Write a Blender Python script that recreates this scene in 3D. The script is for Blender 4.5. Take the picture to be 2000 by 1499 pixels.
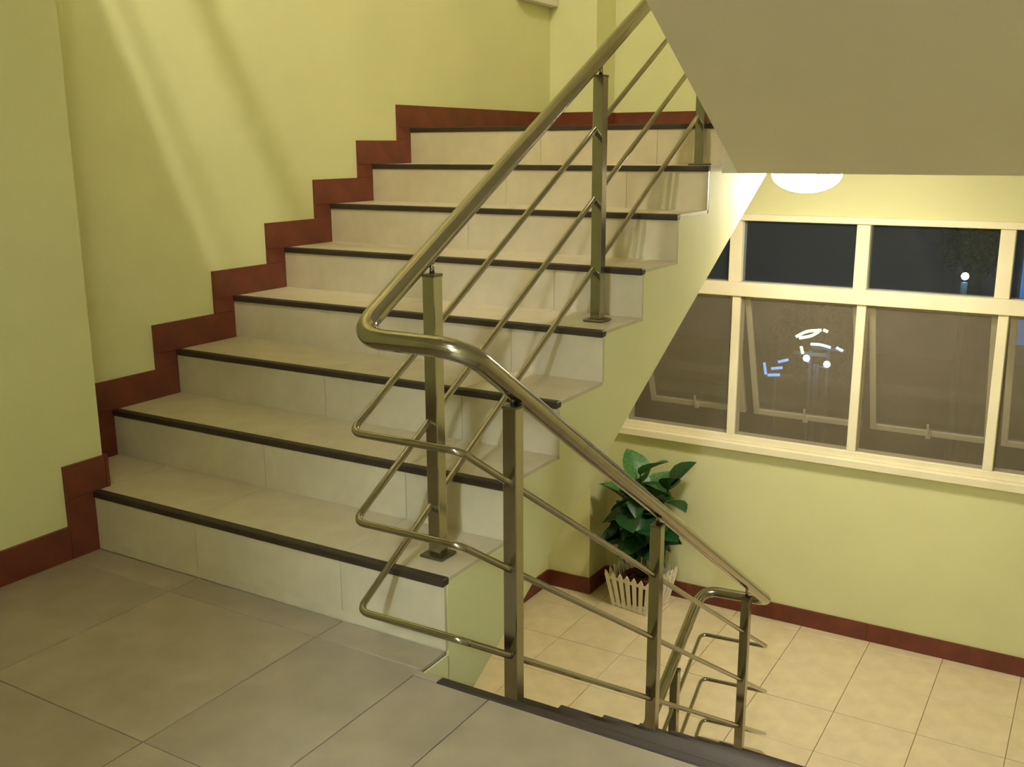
import bpy, bmesh, math, random
from mathutils import Vector, Matrix, Quaternion
random.seed(7)
scene = bpy.context.scene
COL = scene.collection
for o in list(bpy.data.objects): bpy.data.objects.remove(o)

# ------------------------------------------------------------------ camera, world, exposure
FPX = 1968.915
cam_data = bpy.data.cameras.new('camera')
cam_data.sensor_fit = 'HORIZONTAL'; cam_data.sensor_width = 36.0
cam_data.lens = FPX / 2000.0 * 36.0
cam_data.clip_start = 0.05; cam_data.clip_end = 200
cam = bpy.data.objects.new('camera', cam_data); COL.objects.link(cam)
_R = Vector((0.85958505, 0.51097396, -0.00437707)); _U = Vector((-0.11333371, 0.19899394, 0.97342534)); _F = Vector((-0.498266, 0.8362458, -0.22896279))
M = Matrix((( _R.x, _U.x, -_F.x, 2.99037), (_R.y, _U.y, -_F.y, -1.94290), (_R.z, _U.z, -_F.z, 1.23169), (0, 0, 0, 1)))
cam.matrix_world = M
scene.camera = cam
world = bpy.data.worlds.new('night_sky'); scene.world = world; world.use_nodes = True
bg = world.node_tree.nodes['Background']; bg.inputs[0].default_value = (0.10, 0.17, 0.40, 1); bg.inputs[1].default_value = 0.018
vs = scene.view_settings
vs.view_transform = 'Standard'; vs.look = 'None'; vs.gamma = 1; vs.use_curve_mapping = False
vs.exposure = 1.28
LAMP_LOW, LAMP_TOP, FILL_LAND, LAMP_COOL = 60.0, 1300.0, 22.5, 950.0
WARM = (1.0, 0.95, 0.82)

# ------------------------------------------------------------------ dimensions
r, t, W = 0.165, 0.3017, 1.631
ZL = -0.03                 # landing the camera stands on
YD = -0.12                 # its edge over the descending flight
XD = 1.70                  # left edge of the descending flight
XR = 3.38                  # right wall
PX, PY = 0.2665, 0.05      # pilaster face / end
YW, YC, XC = 3.782, 3.532, 0.304
ZF = -1.606                # lower landing
ZS = 1.128                 # soffit of the upper landing
ZTOP = 8 * r               # upper landing
Z3 = 2.64                  # top floor
ZCEIL = 5.0
rd, td = (ZL - ZF) / 8, 0.31

# ------------------------------------------------------------------ materials
def s2l(c): return tuple((x/255/12.92 if x/255 <= 0.04045 else ((x/255+0.055)/1.055)**2.4) for x in c)
def mat(name, rgb, rough=0.6, metal=0.0, var=0.06, scale=6.0, bump=0.0, bscale=60.0, spec=0.5, coat=0.0):
    m = bpy.data.materials.new(name); m.use_nodes = True
    nt = m.node_tree; b = nt.nodes['Principled BSDF']
    c = s2l(rgb)
    b.inputs['Roughness'].default_value = rough; b.inputs['Metallic'].default_value = metal
    b.inputs['Specular IOR Level'].default_value = spec
    b.inputs['Coat Weight'].default_value = coat
    tc = nt.nodes.new('ShaderNodeTexCoord')
    n = nt.nodes.new('ShaderNodeTexNoise'); n.inputs['Scale'].default_value = scale; n.inputs['Detail'].default_value = 5
    nt.links.new(tc.outputs['Object'], n.inputs['Vector'])
    ramp = nt.nodes.new('ShaderNodeValToRGB')
    lo = [max(0, x*(1-var*2)) for x in c]; hi = [min(1, x*(1+var*2)) for x in c]
    ramp.color_ramp.elements[0].position = 0.3; ramp.color_ramp.elements[1].position = 0.7
    ramp.color_ramp.elements[0].color = (*lo, 1); ramp.color_ramp.elements[1].color = (*hi, 1)
    nt.links.new(n.outputs['Fac'], ramp.inputs['Fac']); nt.links.new(ramp.outputs['Color'], b.inputs['Base Color'])
    if bump > 0:
        n2 = nt.nodes.new('ShaderNodeTexNoise'); n2.inputs['Scale'].default_value = bscale; n2.inputs['Detail'].default_value = 4
        nt.links.new(tc.outputs['Object'], n2.inputs['Vector'])
        bp = nt.nodes.new('ShaderNodeBump'); bp.inputs['Strength'].default_value = bump; bp.inputs['Distance'].default_value = 0.004
        nt.links.new(n2.outputs['Fac'], bp.inputs['Height']); nt.links.new(bp.outputs['Normal'], b.inputs['Normal'])
    return m
def emit(name, col, strength):
    m = bpy.data.materials.new(name); m.use_nodes = True
    b = m.node_tree.nodes['Principled BSDF']
    b.inputs['Base Color'].default_value = (0.8, 0.8, 0.8, 1)
    b.inputs['Emission Color'].default_value = (*col, 1); b.inputs['Emission Strength'].default_value = strength
    return m
MT = {}
MT['wall'] = mat('yellow_wall_paint', (215, 213, 162), 0.75, var=0.02, scale=2.0, bump=0.08, bscale=90)
MT['soffit'] = mat('cream_soffit_paint', (226, 218, 204), 0.8, var=0.015, scale=2.0)
MT['tile'] = mat('beige_floor_tile', (158, 145, 122), 0.35, var=0.05, scale=9.0, bump=0.03, bscale=30)
MT['tile_b'] = mat('beige_floor_tile_worn', (153, 140, 119), 0.38, var=0.06, scale=7.0, bump=0.03, bscale=30)
MT['step'] = mat('cream_step_tile', (193, 181, 153), 0.4, var=0.04, scale=10.0)
MT['grout'] = mat('brown_grout', (104, 88, 70), 0.9)
MT['tile_low'] = mat('bright_beige_tile', (216, 200, 164), 0.4, var=0.04, scale=9.0)
MT['grout_low'] = mat('pale_grout', (200, 182, 146), 0.9)
MT['nosing'] = mat('dark_brown_nosing', (46, 34, 24), 0.55, var=0.1, scale=20)
MT['skirt'] = mat('red_brown_skirting', (104, 48, 32), 0.45, var=0.12, scale=10)
MT['steel'] = mat('brushed_stainless', (164, 158, 144), 0.16, metal=1.0, var=0.03, scale=25)
MT['steel_dark'] = mat('dull_steel', (120, 114, 100), 0.35, metal=1.0, var=0.05, scale=25)
MT['black'] = mat('black_rubber', (22, 20, 18), 0.6)
MT['white'] = mat('cream_window_frame', (238, 228, 196), 0.5, var=0.02)
MT['basket'] = mat('white_basket_plastic', (236, 226, 206), 0.5, var=0.02)
MT['soil'] = mat('red_brown_soil', (92, 44, 28), 0.95, var=0.3, scale=40, bump=0.5)
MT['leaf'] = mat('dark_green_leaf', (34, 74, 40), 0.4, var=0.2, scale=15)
MT['leaf_lit'] = mat('lit_green_leaf', (70, 120, 58), 0.4, var=0.2, scale=15)  # lighter leaf copy, paints top light onto the upper leaves
MT['stem'] = mat('plant_stem', (70, 72, 40), 0.7, var=0.15)
MT['asphalt'] = mat('dark_asphalt', (40, 40, 42), 0.9)
MT['bark'] = mat('tree_bark', (60, 50, 40), 0.9, var=0.2)
MT['tree'] = mat('tree_leaf', (60, 90, 60), 0.6, var=0.25, scale=20)
MT['pole'] = mat('grey_pole', (110, 112, 115), 0.5)
def glass_mat():
    m = bpy.data.materials.new('window_glass'); m.use_nodes = True; nt = m.node_tree
    for n in list(nt.nodes): nt.nodes.remove(n)
    out = nt.nodes.new('ShaderNodeOutputMaterial'); mx = nt.nodes.new('ShaderNodeMixShader')
    tr = nt.nodes.new('ShaderNodeBsdfTransparent'); tr.inputs[0].default_value = (0.80, 0.86, 0.92, 1)
    gl = nt.nodes.new('ShaderNodeBsdfGlossy'); gl.inputs['Roughness'].default_value = 0.06
    fr = nt.nodes.new('ShaderNodeFresnel'); fr.inputs[0].default_value = 1.5
    nt.links.new(fr.outputs[0], mx.inputs[0]); nt.links.new(tr.outputs[0], mx.inputs[1]); nt.links.new(gl.outputs[0], mx.inputs[2])
    du = nt.nodes.new('ShaderNodeBsdfDiffuse'); du.inputs[0].default_value = (0.5, 0.52, 0.5, 1)
    m2 = nt.nodes.new('ShaderNodeMixShader'); m2.inputs[0].default_value = 0.028  # small grey diffuse share stands in for the lamp's haze on the panes
    nt.links.new(mx.outputs[0], m2.inputs[1]); nt.links.new(du.outputs[0], m2.inputs[2])
    nt.links.new(m2.outputs[0], out.inputs[0]); return m
MT['glass'] = glass_mat()
def screen_mat():
    m = bpy.data.materials.new('grey_insect_screen'); m.use_nodes = True; nt = m.node_tree
    for n in list(nt.nodes): nt.nodes.remove(n)
    out = nt.nodes.new('ShaderNodeOutputMaterial'); mx = nt.nodes.new('ShaderNodeMixShader'); mx.inputs[0].default_value = 0.28
    tr = nt.nodes.new('ShaderNodeBsdfTransparent'); df = nt.nodes.new('ShaderNodeBsdfDiffuse')
    tc = nt.nodes.new('ShaderNodeTexCoord'); no = nt.nodes.new('ShaderNodeTexNoise'); no.inputs['Scale'].default_value = 5
    rp = nt.nodes.new('ShaderNodeValToRGB')
    rp.color_ramp.elements[0].color = (*s2l((142, 131, 109)), 1); rp.color_ramp.elements[1].color = (*s2l((163, 151, 126)), 1)
    nt.links.new(tc.outputs['Object'], no.inputs['Vector']); nt.links.new(no.outputs['Fac'], rp.inputs['Fac']); nt.links.new(rp.outputs['Color'], df.inputs[0])
    nt.links.new(tr.outputs[0], mx.inputs[1]); nt.links.new(df.outputs[0], mx.inputs[2]); nt.links.new(mx.outputs[0], out.inputs[0]); return m
MT['screen'] = screen_mat()

# ------------------------------------------------------------------ helpers
def link(name, me, material, parent=None):
    o = bpy.data.objects.new(name, me); COL.objects.link(o)
    if material is not None and not me.materials: me.materials.append(MT[material] if isinstance(material, str) else material)
    if parent is not None: o.parent = parent
    return o
def empty(name, loc=(0, 0, 0), rz=0.0):
    o = bpy.data.objects.new(name, None); COL.objects.link(o); o.location = loc; o.rotation_euler = (0, 0, rz); o.empty_display_size = 0.1
    return o
def tag(o, label, cat, group=None):
    o['label'] = label; o['category'] = cat
    if group: o['group'] = group
    return o
def struct(o, label=None):
    o['kind'] = 'structure'
    if label: o['label'] = label
    return o
def bm_box(bm, x0, x1, y0, y1, z0, z1):
    v = [bm.verts.new((x, y, z)) for z in (z0, z1) for y in (y0, y1) for x in (x0, x1)]
    for f in ((0, 2, 3, 1), (4, 5, 7, 6), (0, 1, 5, 4), (2, 6, 7, 3), (0, 4, 6, 2), (1, 3, 7, 5)): bm.faces.new([v[i] for i in f])
def to_mesh(bm, name, smooth=False):
    bmesh.ops.recalc_face_normals(bm, faces=bm.faces)
    me = bpy.data.meshes.new(name); bm.to_mesh(me); bm.free()
    if smooth:
        for p in me.polygons: p.use_smooth = True
    return me
def box(name, x0, x1, y0, y1, z0, z1, material, parent=None, bevel=0.0):
    cx, cy, cz = (x0+x1)/2, (y0+y1)/2, (z0+z1)/2
    bm = bmesh.new(); bm_box(bm, x0-cx, x1-cx, y0-cy, y1-cy, z0-cz, z1-cz)
    if bevel > 0: bmesh.ops.bevel(bm, geom=list(bm.edges), offset=bevel, segments=1, affect='EDGES')
    o = link(name, to_mesh(bm, name), material, parent); o.location = (cx, cy, cz); return o
def boxes(name, lst, material, parent=None):
    bm = bmesh.new()
    for b in lst: bm_box(bm, *b)
    return link(name, to_mesh(bm, name), material, parent)
def prism_x(name, poly, x0, x1, material, parent=None):
    """extrude a (y,z) polygon along x"""
    bm = bmesh.new()
    a = [bm.verts.new((x0, y, z)) for y, z in poly]; b = [bm.verts.new((x1, y, z)) for y, z in poly]
    bm.faces.new(a); bm.faces.new(b[::-1]); n = len(poly)
    for i in range(n): bm.faces.new((a[i], a[(i+1) % n], b[(i+1) % n], b[i]))
    return link(name, to_mesh(bm, name), material, parent)
def fillet(pts, rad, seg=8):
    pts = [Vector(p) for p in pts]; out = [pts[0]]
    for i in range(1, len(pts)-1):
        a, b, c = pts[i-1], pts[i], pts[i+1]
        d1 = (a-b); d2 = (c-b); l = min(rad, d1.length*0.45, d2.length*0.45)
        p, q = b + d1.normalized()*l, b + d2.normalized()*l
        for k in range(seg+1):
            s = k/seg; out.append((1-s)**2*p + 2*s*(1-s)*b + s*s*q)
    out.append(pts[-1]); return out
def tube(name, pts, rad, material, parent=None, n=14):
    bm = bmesh.new(); rings = []
    ref = None
    for i, p in enumerate(pts):
        d = (pts[min(i+1, len(pts)-1)] - pts[max(i-1, 0)]).normalized()
        if ref is None: ref = Vector((0, 0, 1)) if abs(d.z) < 0.9 else Vector((1, 0, 0))
        u = (ref - d*ref.dot(d)).normalized(); ref = u; v = d.cross(u)
        rings.append([bm.verts.new(p + (u*math.cos(2*math.pi*k/n) + v*math.sin(2*math.pi*k/n))*rad) for k in range(n)])
    for a, b in zip(rings, rings[1:]):
        for k in range(n): bm.faces.new((a[k], a[(k+1) % n], b[(k+1) % n], b[k]))
    bm.faces.new(rings[0][::-1]); bm.faces.new(rings[-1])
    return link(name, to_mesh(bm, name, True), material, parent)
def lathe(name, prof, material, parent=None, n=32, loc=(0, 0, 0)):
    bm = bmesh.new(); rings = []
    for rr, z in prof: rings.append([bm.verts.new((rr*math.cos(2*math.pi*k/n), rr*math.sin(2*math.pi*k/n), z)) for k in range(n)])
    for a, b in zip(rings, rings[1:]):
        for k in range(n): bm.faces.new((a[k], a[(k+1) % n], b[(k+1) % n], b[k]))
    bm.faces.new(rings[0][::-1]); bm.faces.new(rings[-1])
    o = link(name, to_mesh(bm, name, True), material, parent); o.location = loc; return o
def tiles(parent, x0, x1, y0, y1, z, ox, oy, s=0.56, gap=0.003, th=0.012, mats=('tile', 'tile_b'), skip=None):
    """floor tiles of side s with joints at ox+k*s, oy+k*s, cut at the borders; top at z"""
    cache = {}
    k0 = math.floor((x0-ox)/s); j0 = math.floor((y0-oy)/s)
    i = 0
    for k in range(k0, math.ceil((x1-ox)/s)):
        for j in range(j0, math.ceil((y1-oy)/s)):
            a0, a1 = max(x0, ox+k*s)+gap/2, min(x1, ox+(k+1)*s)-gap/2
            b0, b1 = max(y0, oy+j*s)+gap/2, min(y1, oy+(j+1)*s)-gap/2
            if a1-a0 < 0.01 or b1-b0 < 0.01: continue
            if skip and skip((a0+a1)/2, (b0+b1)/2): continue
            m = mats[(k*3+j) % len(mats)]; key = (round(a1-a0, 4), round(b1-b0, 4), m)
            if key not in cache:
                bm = bmesh.new(); hx, hy = key[0]/2, key[1]/2; bm_box(bm, -hx, hx, -hy, hy, -th, 0)
                bmesh.ops.bevel(bm, geom=[e for e in bm.edges if all(v.co.z > -1e-6 for v in e.verts)], offset=0.0012, segments=1, affect='EDGES')
                me = to_mesh(bm, 'floor_tile'); me.materials.append(MT[m]); cache[key] = me
            o = link('floor_tile', cache[key], None, parent); o.location = ((a0+a1)/2, (b0+b1)/2, z - 0.0004*(i % 3)); i += 1

# ------------------------------------------------------------------ structure: walls
wl = struct(boxes('wall_left', [(-0.2, 0.0, PY, YW, -3.2, ZCEIL)], 'wall'), 'pale yellow painted wall beside the stairs')
struct(boxes('trim_1', [(-0.2, PX, -4.6, PY, -3.2, ZCEIL)], 'wall'), 'yellow pilaster at the foot of the stairs')
WX0, WX1, WZ0, WZ1 = 0.40, 3.235, -0.512, 0.85
wb = struct(boxes('wall_back', [(XC, XR+0.2, YW, YW+0.2, WZ1, ZCEIL), (XC, XR+0.2, YW, YW+0.2, -3.2, WZ0-0.04),
                               (XC, WX0, YW, YW+0.2, WZ0-0.04, WZ1), (WX1, XR+0.2, YW, YW+0.2, WZ0-0.04, WZ1)], 'wall'), 'yellow wall with the wide window')
struct(boxes('trim_2', [(0.0, XC, YC, YW+0.2, -3.2, ZCEIL)], 'wall'), 'yellow corner column beside the window wall')
wr = struct(boxes('wall_right', [(XR, XR+0.2, -4.6, YW, -3.2, ZCEIL)], 'wall'), 'yellow wall beyond the descending flight')
wn = struct(boxes('wall_near', [(PX, 2.38, -2.65, -2.5, ZL, 2.44), (2.38, XR, -2.65, -2.5, 2.10, 2.44), (-0.2, XR+0.2, -4.8, -4.6, -3.2, ZCEIL),
                               (PX, XR, -0.32, -0.2, -3.2, ZL-0.2)], 'wall'), 'yellow wall behind the landing, unseen doorway added to shape the cool light')  # partition with doorway is added out of view to bound the corridor light
struct(box('ceiling', -0.2, XR+0.2, -4.8, YW+0.2, ZCEIL, ZCEIL+0.15, 'soffit'), 'cream ceiling over the stairwell')
# top-floor slab (over the camera)
struct(boxes('ceiling', [(0.0, 1.66, -4.6, 0.03, 2.44, Z3), (1.66, XR, -4.6, -0.12, 2.44, Z3)], 'soffit'), 'underside of the floor slab over the landing')

# landing floor
fl = struct(boxes('floor', [(PX, W, -4.6, 0.0, ZL-0.2, ZL-0.010), (W, XR, -4.6, YD, ZL-0.2, ZL-0.010)], 'grout'), 'beige tiled landing floor in the foreground')
tiles(fl, PX, W, -2.9, 0.0, ZL, 1.29-0.56*3, -0.67)
tiles(fl, W, XR, -2.9, YD-0.022, ZL, 1.29-0.56*3, -0.67)
box('floor_tile', W, XD-0.001, YD-0.021, YD+0.003, ZL-0.012, ZL, 'tile', fl)
box('slab_edge', W, W+0.004, YD-0.03, 0.004, ZL-0.35, ZL-0.013, 'wall', fl)
box('slab_edge', W+0.004, XD, YD, YD+0.004, ZL-0.35, ZL-0.013, 'wall', fl)
ne = box('nosing', XD, XR, YD-0.022, YD+0.006, ZL-0.03, ZL+0.002, 'nosing', fl, 0.003)
# lower landing floor
fl2 = struct(boxes('floor', [(0.0, XR, 2.03, YW, ZF-0.18, ZF-0.010)], 'grout_low'), 'bright beige tiled floor of the lower landing')
tiles(fl2, 0.0, XR, 2.05, YW, ZF, 0.02, 2.10, s=0.40, mats=('tile_low',))
# upper landing slab
ul = struct(boxes('floor', [(0.0, XR, 2.60, YW, ZS, ZTOP-0.010), (W+0.02, XR, 1.90, 2.60, ZS, ZTOP-0.01), (0.0, W+0.02, 2.13, 2.60, 1.20, ZTOP-0.010)], 'soffit'), 'upper half landing at the head of the stairs')
tiles(ul, 0.0, XR, 2.135, YW, ZTOP, 1.29-0.56*3, 2.135)

# baseboards -------------------------------------------------------------------
SK, SH = 0.012, 0.107
bl = struct(empty('baseboard_left'), 'red brown stepped skirting climbing the left wall')
def skirt_x(x, y0, y1, z0, z1, par): return box('skirting_tile', x, x+SK, y0+0.0007, y1-0.0007, z0+0.0005, z1-0.0005, 'skirt', par)
for k in range(5): skirt_x(PX, -0.1-0.5*(k+1), -0.1-0.5*k, ZL, ZL+SH, bl)
skirt_x(PX, -0.1, 0.0, ZL, r, bl)
skirt_x(PX, -0.1, PY-0.001, r, r+SH, bl)
box('skirting_tile', SK, PX+SK, PY, PY+SK, r, r+SH, 'skirt', bl)
skirt_x(0.0, PY+0.001, t, r, r+SH, bl)
for n in range(2, 9):
    y = (n-1)*t
    skirt_x(0.0, y-0.1, y, (n-1)*r+SH, n*r, bl)
    if n < 8: skirt_x(0.0, y-0.1, n*t, n*r, n*r+SH, bl)
    else:
        ys = [y-0.1, y+0.4, y+0.9, YC]
        for a, b in zip(ys, ys[1:]): skirt_x(0.0, a, b, n*r, n*r+SH, bl)
bb = struct(empty('baseboard_back'), 'red brown skirting along the back wall of both half landings')
def skirt_y(y, x0, x1, z0, z1): return box('skirting_tile', x0+0.0007, x1-0.0007, y-SK, y, z0, z1, 'skirt', bb)
for z0 in (ZTOP, ZF):
    skirt_y(YC, SK, XC+SK, z0, z0+SH)
    box('skirting_tile', XC, XC+SK, YC+0.001, YW-SK, z0, z0+SH, 'skirt', bb)
    x = XC+SK
    while x < XR-0.01:
        x2 = min(x+0.56, XR); skirt_y(YW, x, x2, z0, z0+SH); x = x2
for a, b in ((2.05, 2.55), (2.55, 3.05), (3.05, YC-SK)): skirt_x(0.0, a, b, ZF, ZF+SH, bb)

# ------------------------------------------------------------------ stairs
def flight_parts(root, x0, x1, n, ri, tr, z0, ystart, sgn, nose, xjoints, first_left=None, last_top=True, tread_mat='step'):
    """risers, treads and nosings of a flight whose step k (1..n) rises at ystart+sgn*(k-1)*tr"""
    for k in range(1, n+1):
        y = ystart + sgn*(k-1)*tr; zt = z0 + k*ri
        xa = first_left if (first_left is not None and k == 1) else x0
        cuts = [xa] + [j for j in xjoints if xa+0.05 < j < x1-0.02] + [x1]
        for a, b in zip(cuts, cuts[1:]):
            zlo = zt-ri
            box('riser_tile', a+0.0008, b-0.0008, min(y, y+sgn*0.012), max(y, y+sgn*0.012), zlo, zt-0.014, 'step', root)
            if k < n or last_top:
                ya, yb = y+sgn*0.024, y+sgn*(tr-0.0)
                if k < n: box('tread_tile', a+0.0008, b-0.0008, min(ya, yb), max(ya, yb), zt-0.012, zt, tread_mat, root)
        if nose: box('nosing', xa, x1, min(y-sgn*0.006, y+sgn*0.022), max(y-sgn*0.006, y+sgn*0.022), zt-0.020, zt+0.0015, 'nosing', root, 0.003)
XJ = [0.73, 1.29]
up = tag(empty('stair_flight', (0, 0, 0)), 'cream tiled stairs with black nosings climbing beside the left wall', 'stairs')
poly = [(0.012, ZL)]
for k in range(1, 9):
    y = (k-1)*t+0.012; poly.append((y, k*r-0.012))
    if k < 8: poly.append((y+t, k*r-0.012))
poly.append((2.60, 8*r-0.012)); poly.append((2.60, 1.11)); 
def usz(y): return 0.32+0.54*(y-1.083)
poly.append((2.55, usz(2.55))); poly.append((0.012, usz(0.012)))
poly = poly[:-1] + [(-0.02, usz(-0.02)), (-0.02, ZL-0.02), (0.012, ZL-0.02)]
prism_x('stair_body', poly, 0.0, W, 'wall', up)
flight_parts(up, 0.0, W, 8, r, t, 0.0, 0.0, 1, True, XJ, first_left=PX)
box('riser_tile', PX, W, 0.0, 0.012, ZL, 0.0, 'step', up)
box('tread_tile', 0.001, PX-0.002, PY+0.002, t, r-0.012, r, 'step', up)

down = tag(empty('stair_flight', (0, 0, 0)), 'flight going down behind the black edged landing, steps hidden', 'stairs')
y = YD+0.004; z = ZL-0.012
poly = [(y, z-0.02)]
for k in range(1, 8):
    z -= rd; poly.append((y, z)); y += td; poly.append((y, z))
poly.append((y, ZF-0.02)); poly.append((y-0.001, ZF-0.17)); poly.append((YD+0.004, ZL-0.5))
prism_x('stair_body', poly, XD, XR, 'wall', down)
for k in range(0, 8):
    y = YD + k*td; zt = ZL - k*rd
    if k > 0: box('nosing', XD, XR, y-0.022, y+0.006, zt-0.02, zt+0.0015, 'nosing', down, 0.003) if k < 8 else None
    box('riser_tile', XD, XR, y, y+0.012, zt-rd+0.0, zt-0.03, 'step', down)
    if k < 7: box('tread_tile', XD, XR, y+0.012, y+td-0.024, zt-rd-0.012, zt-rd, 'step', down)

low = tag(empty('stair_flight', (0, 0, 0)), 'lowest flight leaving the lower landing underneath the climbing stairs', 'stairs')
poly = []; y = 2.03; z = ZF-0.012
poly.append((y, z))
for k in range(6):
    z -= rd; poly.append((y, z)); y -= 0.30; poly.append((y, z))
poly.append((y, z-0.2)); poly.append((2.03, ZF-0.35))
prism_x('stair_body', poly, 0.0, W, 'step', low)

f3 = tag(empty('stair_flight', (0, 0, 0)), 'cream sloping underside of the next flight, upper right', 'stairs')
def sof(y): return 1.128 + 0.5665*(1.905-y)
poly = [(2.12, ZTOP-0.012)]
y = 2.12; z = ZTOP-0.012
for k in range(8):
    z += r; poly.append((y, z))
    if k < 7: y -= t; poly.append((y, z))
poly += [(-0.12, Z3-0.012), (-0.12, sof(-0.12)), (1.905, 1.128), (2.12, 1.128)]
prism_x('stair_body', poly, 1.715, XR, 'soffit', f3)
for k in range(1, 9):
    y = 2.12-(k-1)*t
    box('tread_tile', 1.715, XR, y-t if k < 8 else y-0.1, y, ZTOP+k*r-0.012, ZTOP+k*r, 'step', f3)

# ------------------------------------------------------------------ window
win = struct(empty('window_1', (0, YW, 0)), 'wide cream window with dark upper panes and screened lower sashes')
def wbox(name, x0, x1, y0, y1, z0, z1, m, par=None, bev=0.003):
    par = par or win
    o = box(name, x0, x1, y0, y1, z0, z1, m, None, bev); o.parent = par
    base = Vector((0, YW, 0)) if par is win else Vector(par['base'])
    o.location = o.location - base; return o
MX = [0.40, 1.1, 1.81, 2.52, 3.235]
FW = 0.036
wbox('window_sill', WX0-0.02, WX1+0.02, YW-0.05, YW+0.1, WZ0-0.045, WZ0, 'white')
wbox('frame_bottom', WX0, WX1, YW-0.012, YW+0.08, WZ0, WZ0+0.043, 'white')
wbox('frame_top', WX0, WX1, YW-0.035, YW+0.08, 0.813, 0.85, 'white')
wbox('transom', WX0, WX1, YW-0.03, YW+0.08, 0.375, 0.456, 'white')
for i, x in enumerate(MX):
    a, b = (x-0.035, x+0.037) if 0 < i < 4 else ((x, x+0.04) if i == 0 else (x-0.04, x))
    wbox('mullion', a, b, YW-0.012, YW+0.08, 0.456, 0.813, 'white')
    a, b = (x-0.005, x+0.045) if 0 < i < 4 else ((x, x+0.04) if i == 0 else (x-0.04, x))
    wbox('mullion', a, b, YW-0.012, YW+0.08, WZ0+0.043, 0.375, 'white')
for i in range(4):
    a, b = MX[i]+0.036, MX[i+1]-0.03
    wbox('upper_pane', a, b, YW+0.030, YW+0.034, 0.45, 0.82, 'glass', bev=0)
    a, b = MX[i]+0.042, MX[i+1]-0.004
    wbox('insect_screen', a, b, YW+0.006, YW+0.008, WZ0+0.04, 0.378, 'screen', bev=0)
    # awning sash hinged at the transom, swung outward
    sash = empty('sash', (0, 0, 0)); sash.parent = win
    sash.location = (0, 0.055, 0.378); sash.rotation_euler = (math.radians(21), 0, 0)
    def sb(name, x0, x1, y0, y1, z0, z1, m): return box(name, x0, x1, y0, y1, z0, z1, m, sash, 0.002 if m != 'glass' else 0)
    a += 0.004; b -= 0.004
    sb('sash_stile', a, a+0.034, 0, 0.03, -0.86, 0, 'white'); sb('sash_stile', b-0.034, b, 0, 0.03, -0.86, 0, 'white')
    sb('sash_rail', a+0.034, b-0.034, 0, 0.03, -0.86, -0.822, 'white'); sb('sash_rail', a+0.034, b-0.034, 0, 0.03, -0.034, 0, 'white')
    sb('sash_pane', a+0.03, b-0.03, 0.012, 0.016, -0.825, -0.03, 'glass')
    hx = (a+b)/2
    sb('sash_handle', hx-0.014, hx+0.014, -0.022, 0.0, -0.862, -0.825, 'white'); sb('sash_handle', hx-0.006, hx+0.006, -0.03, -0.016, -0.84, -0.76, 'white')

# ------------------------------------------------------------------ railing
rail = tag(empty('stair_railing', (1.67, -0.1, ZL)), 'polished stainless steel railing with round handrail, three rods and square posts', 'railing')
def lo(o):
    o.location = o.location - rail.location; return o
X1, X2, X4 = 1.516, 1.82, 1.512
def hz_up(y): return 0.991 + 0.5585*(y-0.156)
def hz_dn(y): return 0.735 - 0.6585*(y+0.02)
YT = -0.172
def run(dz_up, dz_dn, dz_low, yt, ylow):
    pts = [(X2, 2.30, hz_up(2.28)+dz_up), (X1, 2.30, hz_up(2.28)+dz_up), (X1, yt, hz_up(yt)+dz_up), (X2, yt, hz_up(yt)+dz_up if dz_up == 0 else hz_up(yt)+dz_up), (X2, ylow, hz_dn(ylow)+dz_dn), (X4, ylow-0.03, hz_dn(ylow)+dz_dn), (X4, 0.9, hz_dn(ylow)+dz_dn-0.62*(ylow-0.9))]
    return pts
lo(tube('handrail', fillet(run(0, 0, 0, YT, 2.30), 0.085, 10), 0.024, 'steel', rail, 20))
for du, dd, yl in ((-0.205, -0.225, 2.31), (-0.425, -0.45, 2.35), (-0.655, -0.668, 2.38)):
    lo(tube('rod', fillet(run(du, dd, 0, -0.20, yl), 0.032, 8), 0.0088, 'steel', rail, 12))
PS = 0.0185
def post(x, y, zb, zh, low=False):
    zt = zh-(0.068 if low else 0.055)
    bm = bmesh.new(); bm_box(bm, -PS, PS, -PS, PS, 0, zt-zb)
    bmesh.ops.bevel(bm, geom=list(bm.edges), offset=0.002, segments=1, affect='EDGES')
    o = link('post', to_mesh(bm, 'post'), 'steel', rail); o.location = (x, y, zb); lo(o)
    k = box('base_plate', -0.036, 0.036, -0.036, 0.036, 0.0, 0.008, 'steel_dark', o, 0.002)
    c = box('post_cap', -PS-0.001, PS+0.001, -PS-0.001, PS+0.001, zt-zb-0.004, zt-zb+0.003, 'steel_dark', o, 0.001)
    tube('connector_rod', [Vector((0, 0, zt-zb-0.002)), Vector((0, 0, zh-zb-0.015))], 0.0065, 'steel', o, 10)
for y, k in ((0.125, 1), (1.075, 4), (1.99, 7)): post(X1+0.010, y, k*r+0.0005, hz_up(y))
for y, k in ((0.025, 1), (0.94, 4), (1.955, 7)): post(X2, y, ZL-k*rd+0.0005, hz_dn(y), True)
post(X4, 1.96, ZF-rd-0.012, hz_dn(2.30)-0.62*(2.30-1.96))

# guard railing on the top floor (above the frame); its bars shade the left wall
gr = tag(empty('guard_railing', (0.8, -0.09, Z3)), 'stainless guard railing across the top floor edge above the stairs', 'railing')
for zz, rr, nm in ((0.80, 0.024, 'handrail'), (0.42, 0.0088, 'rod'), (0.15, 0.0088, 'rod')):
    tube(nm, [Vector((-0.79, 0, zz)), Vector((0.75, 0, zz))], rr, 'steel', gr)
for x in (-0.35, 0.73):
    b = box('post', x-PS, x+PS, -PS, PS, 0.0, 0.79, 'steel', gr, 0.002)

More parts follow.
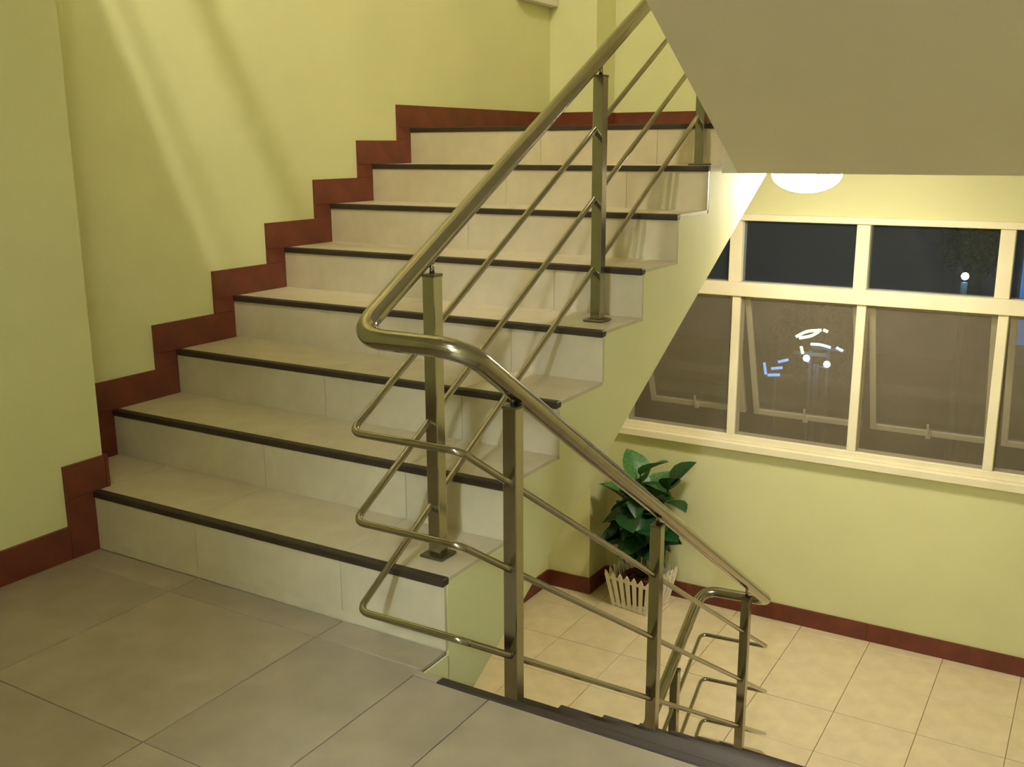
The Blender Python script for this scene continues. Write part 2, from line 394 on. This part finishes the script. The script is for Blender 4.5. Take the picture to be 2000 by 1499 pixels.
# ------------------------------------------------------------------ lamps
def dome_lamp(name, label, loc, rad, depth, strength, col):
    o = tag(empty(name, loc), label, 'lamp')
    lathe('lamp_base', [(rad*0.5, 0.0), (rad*1.04, 0.0), (rad*1.06, -0.012), (rad*1.0, -0.02)], 'white', o, 36)
    prof = [(rad*math.cos(a), -0.018-depth*math.sin(a)) for a in [i*math.pi/2/9 for i in range(9)]] + [(0.004, -0.018-depth)]
    d = lathe('diffuser', prof, emit(name+'_glow', col, strength), o, 36)
    return o
dome_lamp('ceiling_lamp', 'glowing white dome lamp under the half landing above the window', (1.781, 2.65, ZS), 0.152, 0.085, LAMP_LOW, (1.0, 0.91, 0.74))
bl_ = tag(empty('bulb_lamp', (2.05, -0.90, ZCEIL)), 'bare bulb lamp on the stairwell ceiling above the frame', 'lamp')
lathe('lamp_holder', [(0.05, 0.0), (0.05, -0.015), (0.025, -0.03), (0.022, -0.07)], 'white', bl_, 20)
lathe('bulb', [(0.015, -0.07), (0.03, -0.085), (0.048, -0.115), (0.05, -0.135), (0.042, -0.16), (0.022, -0.18), (0.003, -0.186)], emit('bulb_glow', WARM, LAMP_TOP), bl_, 24)
dome_lamp('ceiling_lamp', 'added fill lamp, round dome on the landing ceiling out of view', (2.3, -1.7, 2.44), 0.158, 0.085, FILL_LAND, (1.0, 0.95, 0.92))  # unseen fill lamp, added to lift the dim landing and its walls
# cool tube lamp in the corridor behind the camera
tl = tag(empty('tube_lamp', (3.0, -3.75, 2.44)), 'cool white tube lamp on the corridor ceiling behind the camera', 'lamp')
box('lamp_housing', -0.05, 0.05, -0.3, 0.3, -0.045, 0.0, 'white', tl, 0.004)
tube('lamp_tube', [Vector((0, -0.28, -0.07)), Vector((0, 0.28, -0.07))], 0.018, emit('cool_tube', (0.72, 0.86, 1.0), LAMP_COOL), tl)

# ------------------------------------------------------------------ plant and basket
BX, BY = 0.655, 3.56
bk = tag(empty('plant_basket', (BX, BY, ZF), math.radians(-9)), 'white slatted planter basket standing by the column under the window', 'planter')
HB, HT, HH = 0.125, 0.165, 0.235
box('basket_floor', -HB, HB, -HB, HB, 0.004, 0.014, 'basket', bk)
slat_bm = bmesh.new()
L = math.hypot(HH, HT-HB)
pr = [(-0.0125, 0), (0.0125, 0), (0.0150, L*0.94), (0.0, L*1.04), (-0.0150, L*0.94)]
a = [slat_bm.verts.new((x, -0.003, z)) for x, z in pr]; b = [slat_bm.verts.new((x, 0.003, z)) for x, z in pr]
slat_bm.faces.new(a); slat_bm.faces.new(b[::-1])
for i in range(5): slat_bm.faces.new((a[i], a[(i+1) % 5], b[(i+1) % 5], b[i]))
slat_me = to_mesh(slat_bm, 'slat'); slat_me.materials.append(MT['basket'])
tilt = math.atan2(HT-HB, HH)
for side in range(4):
    rot = Matrix.Rotation(side*math.pi/2, 4, 'Z')
    for k in range(7):
        u = (k-3)/3.2
        m = rot @ Matrix.Translation((u*HB, -HB, 0.003)) @ Matrix.Rotation(tilt, 4, 'X') @ Matrix.Rotation(math.atan2(u*(HT-HB), HH), 4, 'Y')
        s = link('slat', slat_me, None, bk); s.matrix_local = m
    for zz, nm in ((0.02, 'rim'), (0.20, 'rim')):
        h = HB+(HT-HB)*zz/HH-0.004
        o = box(nm, -h, h, -0.003, 0.003, -0.010, 0.010, 'basket', bk); o.matrix_local = rot @ Matrix.Translation((0, -h+0.0, zz)) @ Matrix.Rotation(tilt, 4, 'X')
pl = tag(empty('potted_plant', (BX, BY, ZF+0.016), 0.3), 'dark green broad leaved plant growing out of the white basket', 'plant')
lathe('pot', [(0.075, 0.0), (0.105, 0.17), (0.112, 0.17), (0.112, 0.185), (0.098, 0.185), (0.096, 0.16)], 'soil', pl, 24)
lathe('soil', [(0.001, 0.165), (0.06, 0.172), (0.097, 0.162)], 'soil', pl, 20)
def leaf_mesh(m):
    bm = bmesh.new(); prof = [(0, 0.006), (0.12, 0.20), (0.3, 0.34), (0.5, 0.37), (0.7, 0.30), (0.88, 0.15), (1.0, 0.01)]
    rows = []
    for s, w in prof:
        zc = -0.22*s*s; rows.append([bm.verts.new((x*w, s, zc + abs(x)*w*0.35)) for x in (-1, -0.5, 0, 0.5, 1)])
    for p, q in zip(rows, rows[1:]):
        for k in range(4): bm.faces.new((p[k], p[k+1], q[k+1], q[k]))
    me = to_mesh(bm, 'leaf', True); me.materials.append(MT[m]); return me
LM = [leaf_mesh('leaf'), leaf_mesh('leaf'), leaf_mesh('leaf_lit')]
stems = []
for i, (ang, rad_, h) in enumerate(((0.0, 0.16, 0.84), (1.2, 0.08, 0.74), (2.6, 0.12, 0.70), (3.8, 0.12, 0.80), (5.2, 0.12, 0.74), (4.4, 0.05, 0.92))):
    h *= 0.93
    tip = Vector((math.cos(ang)*rad_, math.sin(ang)*rad_, h))
    pts = [Vector((math.cos(ang)*0.02, math.sin(ang)*0.02, 0.15)), Vector((math.cos(ang)*0.03, math.sin(ang)*0.03, h*0.5)), tip]
    tube('stem', fillet(pts, 0.2, 6), 0.0055, 'stem', pl, 8); stems.append(tip)
rnd = random.Random(3)
for i in range(84):
    tip = stems[i % 6]; s = 0.46 + 0.54*((i//6)/13.0)
    base = Vector((0.03*math.cos(i), 0.03*math.sin(i), 0.15)).lerp(tip, s)
    az = i*2.39996 + rnd.uniform(-0.3, 0.3); el = rnd.uniform(-0.5, 0.45) + (0.7 if s > 0.90 else -0.15)
    ln = rnd.uniform(0.16, 0.25)
    q = Matrix.Translation(base) @ Matrix.Rotation(az, 4, 'Z') @ Matrix.Rotation(el, 4, 'X') @ Matrix.Rotation(rnd.uniform(-0.5, 0.5), 4, 'Y') @ Matrix.Diagonal((ln, ln, ln, 1))
    tipw = pl.matrix_basis @ (q @ Vector((0, 1, 0)))
    if tipw.y > YW-0.03 or (tipw.x < XC+0.03 and tipw.y > YC-0.06): continue
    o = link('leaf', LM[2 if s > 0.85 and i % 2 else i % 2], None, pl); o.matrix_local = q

# small wall box high in the far left corner
box_o = tag(box('wall_box', 0.0, 0.055, 3.14, YC-0.004, 2.02, 2.30, 'soffit', None, 0.004), 'small box on the wall at the top edge, far corner', 'box')

# ------------------------------------------------------------------ outside at night
gd = struct(box('ground', -16, 14, YW+1.0, 40, -7.2, -7.0, 'asphalt'), 'dark ground outside')
def street_lamp(label, heads, base_z, col, strength, group=None):
    hx = sum(h[0] for h in heads)/len(heads); hy = heads[0][1]; top = max(h[2] for h in heads)
    o = tag(empty('street_lamp', (hx, hy, base_z)), label, 'street lamp', group)
    tube('pole', [Vector((0, 0, 0)), Vector((0, 0, top-base_z-0.1))], 0.05, 'pole', o, 10)
    em = emit('street_lamp_glow', col, strength)
    for h in heads:
        p = Vector(h) - Vector((hx, hy, base_z))
        if len(heads) > 1: tube('arm', [Vector((0, 0, top-base_z-0.15)), p - Vector((0, 0, 0.06))], 0.02, 'pole', o, 8)
        lathe('lamp_globe', [(0.010, -0.06), (0.044, -0.044), (0.062, 0.0), (0.044, 0.044), (0.010, 0.06)], em, o, 14, p)
    return o
street_lamp('twin globe street lamp seen through the second lower sash', [(-1.54, 16, -2.496), (-1.173, 16, -2.57)], -7.0, (0.55, 0.78, 1.0), 9.0)
street_lamp('single street lamp glowing behind the upper right pane', [(0.944, 16, -0.87)], -7.0, (0.5, 0.85, 1.0), 12.0)
def glow_board(name, label, c, w, h, col, strength):
    o = tag(empty(name, (c[0], c[1], -7.0)), label, 'glow_board')
    hz = c[2]+7.0
    box('glow_panel', -w/2, w/2, -0.04, 0.04, hz-h/2, hz+h/2, emit(name+'_glow', col, strength), o, 0.01)
    box('panel_case', -w/2-0.03, w/2+0.03, 0.045, 0.12, hz-h/2-0.03, hz+h/2+0.03, 'pole', o, 0.01)
    for x in (-w*0.35, w*0.35): box('panel_post', x-0.03, x+0.03, 0.05, 0.11, 0.0, hz-h/2, 'pole', o)
def glow_streaks(name, label, arcs, col, strength, y=16.2):  # glowing tubes on invented mounts stand in for streaks of night light
    cx = sum(p[0] for a in arcs for p in a)/sum(len(a) for a in arcs)
    o = tag(empty(name, (cx, y, -7.0)), label, 'light streak')
    em = emit(name+'_glow', col, strength); lowest = min(p[1] for a in arcs for p in a)
    for a in arcs:
        tube('glow_tube', fillet([Vector((px-cx, 0, pz+7.0)) for px, pz in a], 0.2, 5), 0.026, em, o, 8)
    tube('pole', [Vector((0, 0.06, 0)), Vector((0, 0.06, lowest+7.0+0.05))], 0.03, 'pole', o, 8)
    box('bracket', -0.3, 0.3, 0.03, 0.07, lowest+7.0-0.03, lowest+7.0+0.03, 'pole', o)
glow_streaks('yellow_streaks', 'yellow curved glow tubes standing in for lit foliage outside, seen through the second lower sash',
     [[(-1.80, -2.16), (-1.62, -2.04), (-1.36, -2.00)], [(-1.74, -2.18), (-1.52, -2.12), (-1.40, -2.03)], [(-1.70, -2.33), (-1.66, -2.46)], [(-1.32, -1.99), (-1.24, -2.02)]], (0.85, 1.0, 0.40), 3.0)  # yellow tubes glow in place of lamplit leaves
glow_streaks('pale_streaks', 'pale blue glow tubes standing in for light streaks below the yellow ones outside',
     [[(-1.58, -2.31), (-1.40, -2.30), (-1.22, -2.34)], [(-1.12, -2.33), (-1.0, -2.38)]], (0.6, 0.8, 1.0), 1.6, 16.4)
glow_streaks('blue_streaks', 'blue glow tubes standing in for light streaks outside, left of the second lower sash',
     [[(-2.36, -2.70), (-2.32, -2.92)], [(-2.28, -2.93), (-2.06, -2.90)], [(-2.22, -2.80), (-2.02, -2.76)], [(-2.10, -2.66), (-1.92, -2.60)]], (0.25, 0.5, 1.0), 1.0)
glow_board('blue_facade', 'big blue glowing board standing in for a lit facade, right edge of the upper panes', (2.85, 16.4, -0.7), 2.2, 2.6, (0.02, 0.12, 0.32), 0.55)  # emissive board added in place of a blue lit facade
def tree(label, loc, h, rad, nleaf, seed):
    o = tag(empty('tree', loc), label, 'tree', 'trees outside the window'); rn = random.Random(seed)
    tube('trunk', [Vector((0, 0, 0)), Vector((0.1, 0, h*0.5)), Vector((0, 0.05, h))], 0.10, 'bark', o, 10)
    bm = bmesh.new()
    for i in range(nleaf):
        d = Vector((rn.gauss(0, 1), rn.gauss(0, 1), rn.gauss(0, 0.8))).normalized()*rad*rn.uniform(0.3, 1.0)
        c = Vector((0, 0, h+rad*0.3)) + d; a = Vector((rn.gauss(0, 1), rn.gauss(0, 1), rn.gauss(0, 1))).normalized(); b = a.cross(Vector((rn.gauss(0, 1), rn.gauss(0, 1), 1))).normalized()
        s = rn.uniform(0.05, 0.11)
        bm.faces.new([bm.verts.new(c + a*s), bm.verts.new(c + b*s*0.5), bm.verts.new(c - a*s), bm.verts.new(c - b*s*0.5)])
    link('foliage', to_mesh(bm, 'foliage'), 'tree', o)['kind'] = 'stuff'
tree('leafy tree lit blue by the street lamp behind the upper right pane', (0.95, 17.2, -7.0), 6.35, 0.62, 1100, 5)
tree('dark leafy tree outside behind the yellow glow tubes', (-1.9, 18.6, -7.0), 4.0, 1.1, 1500, 9)
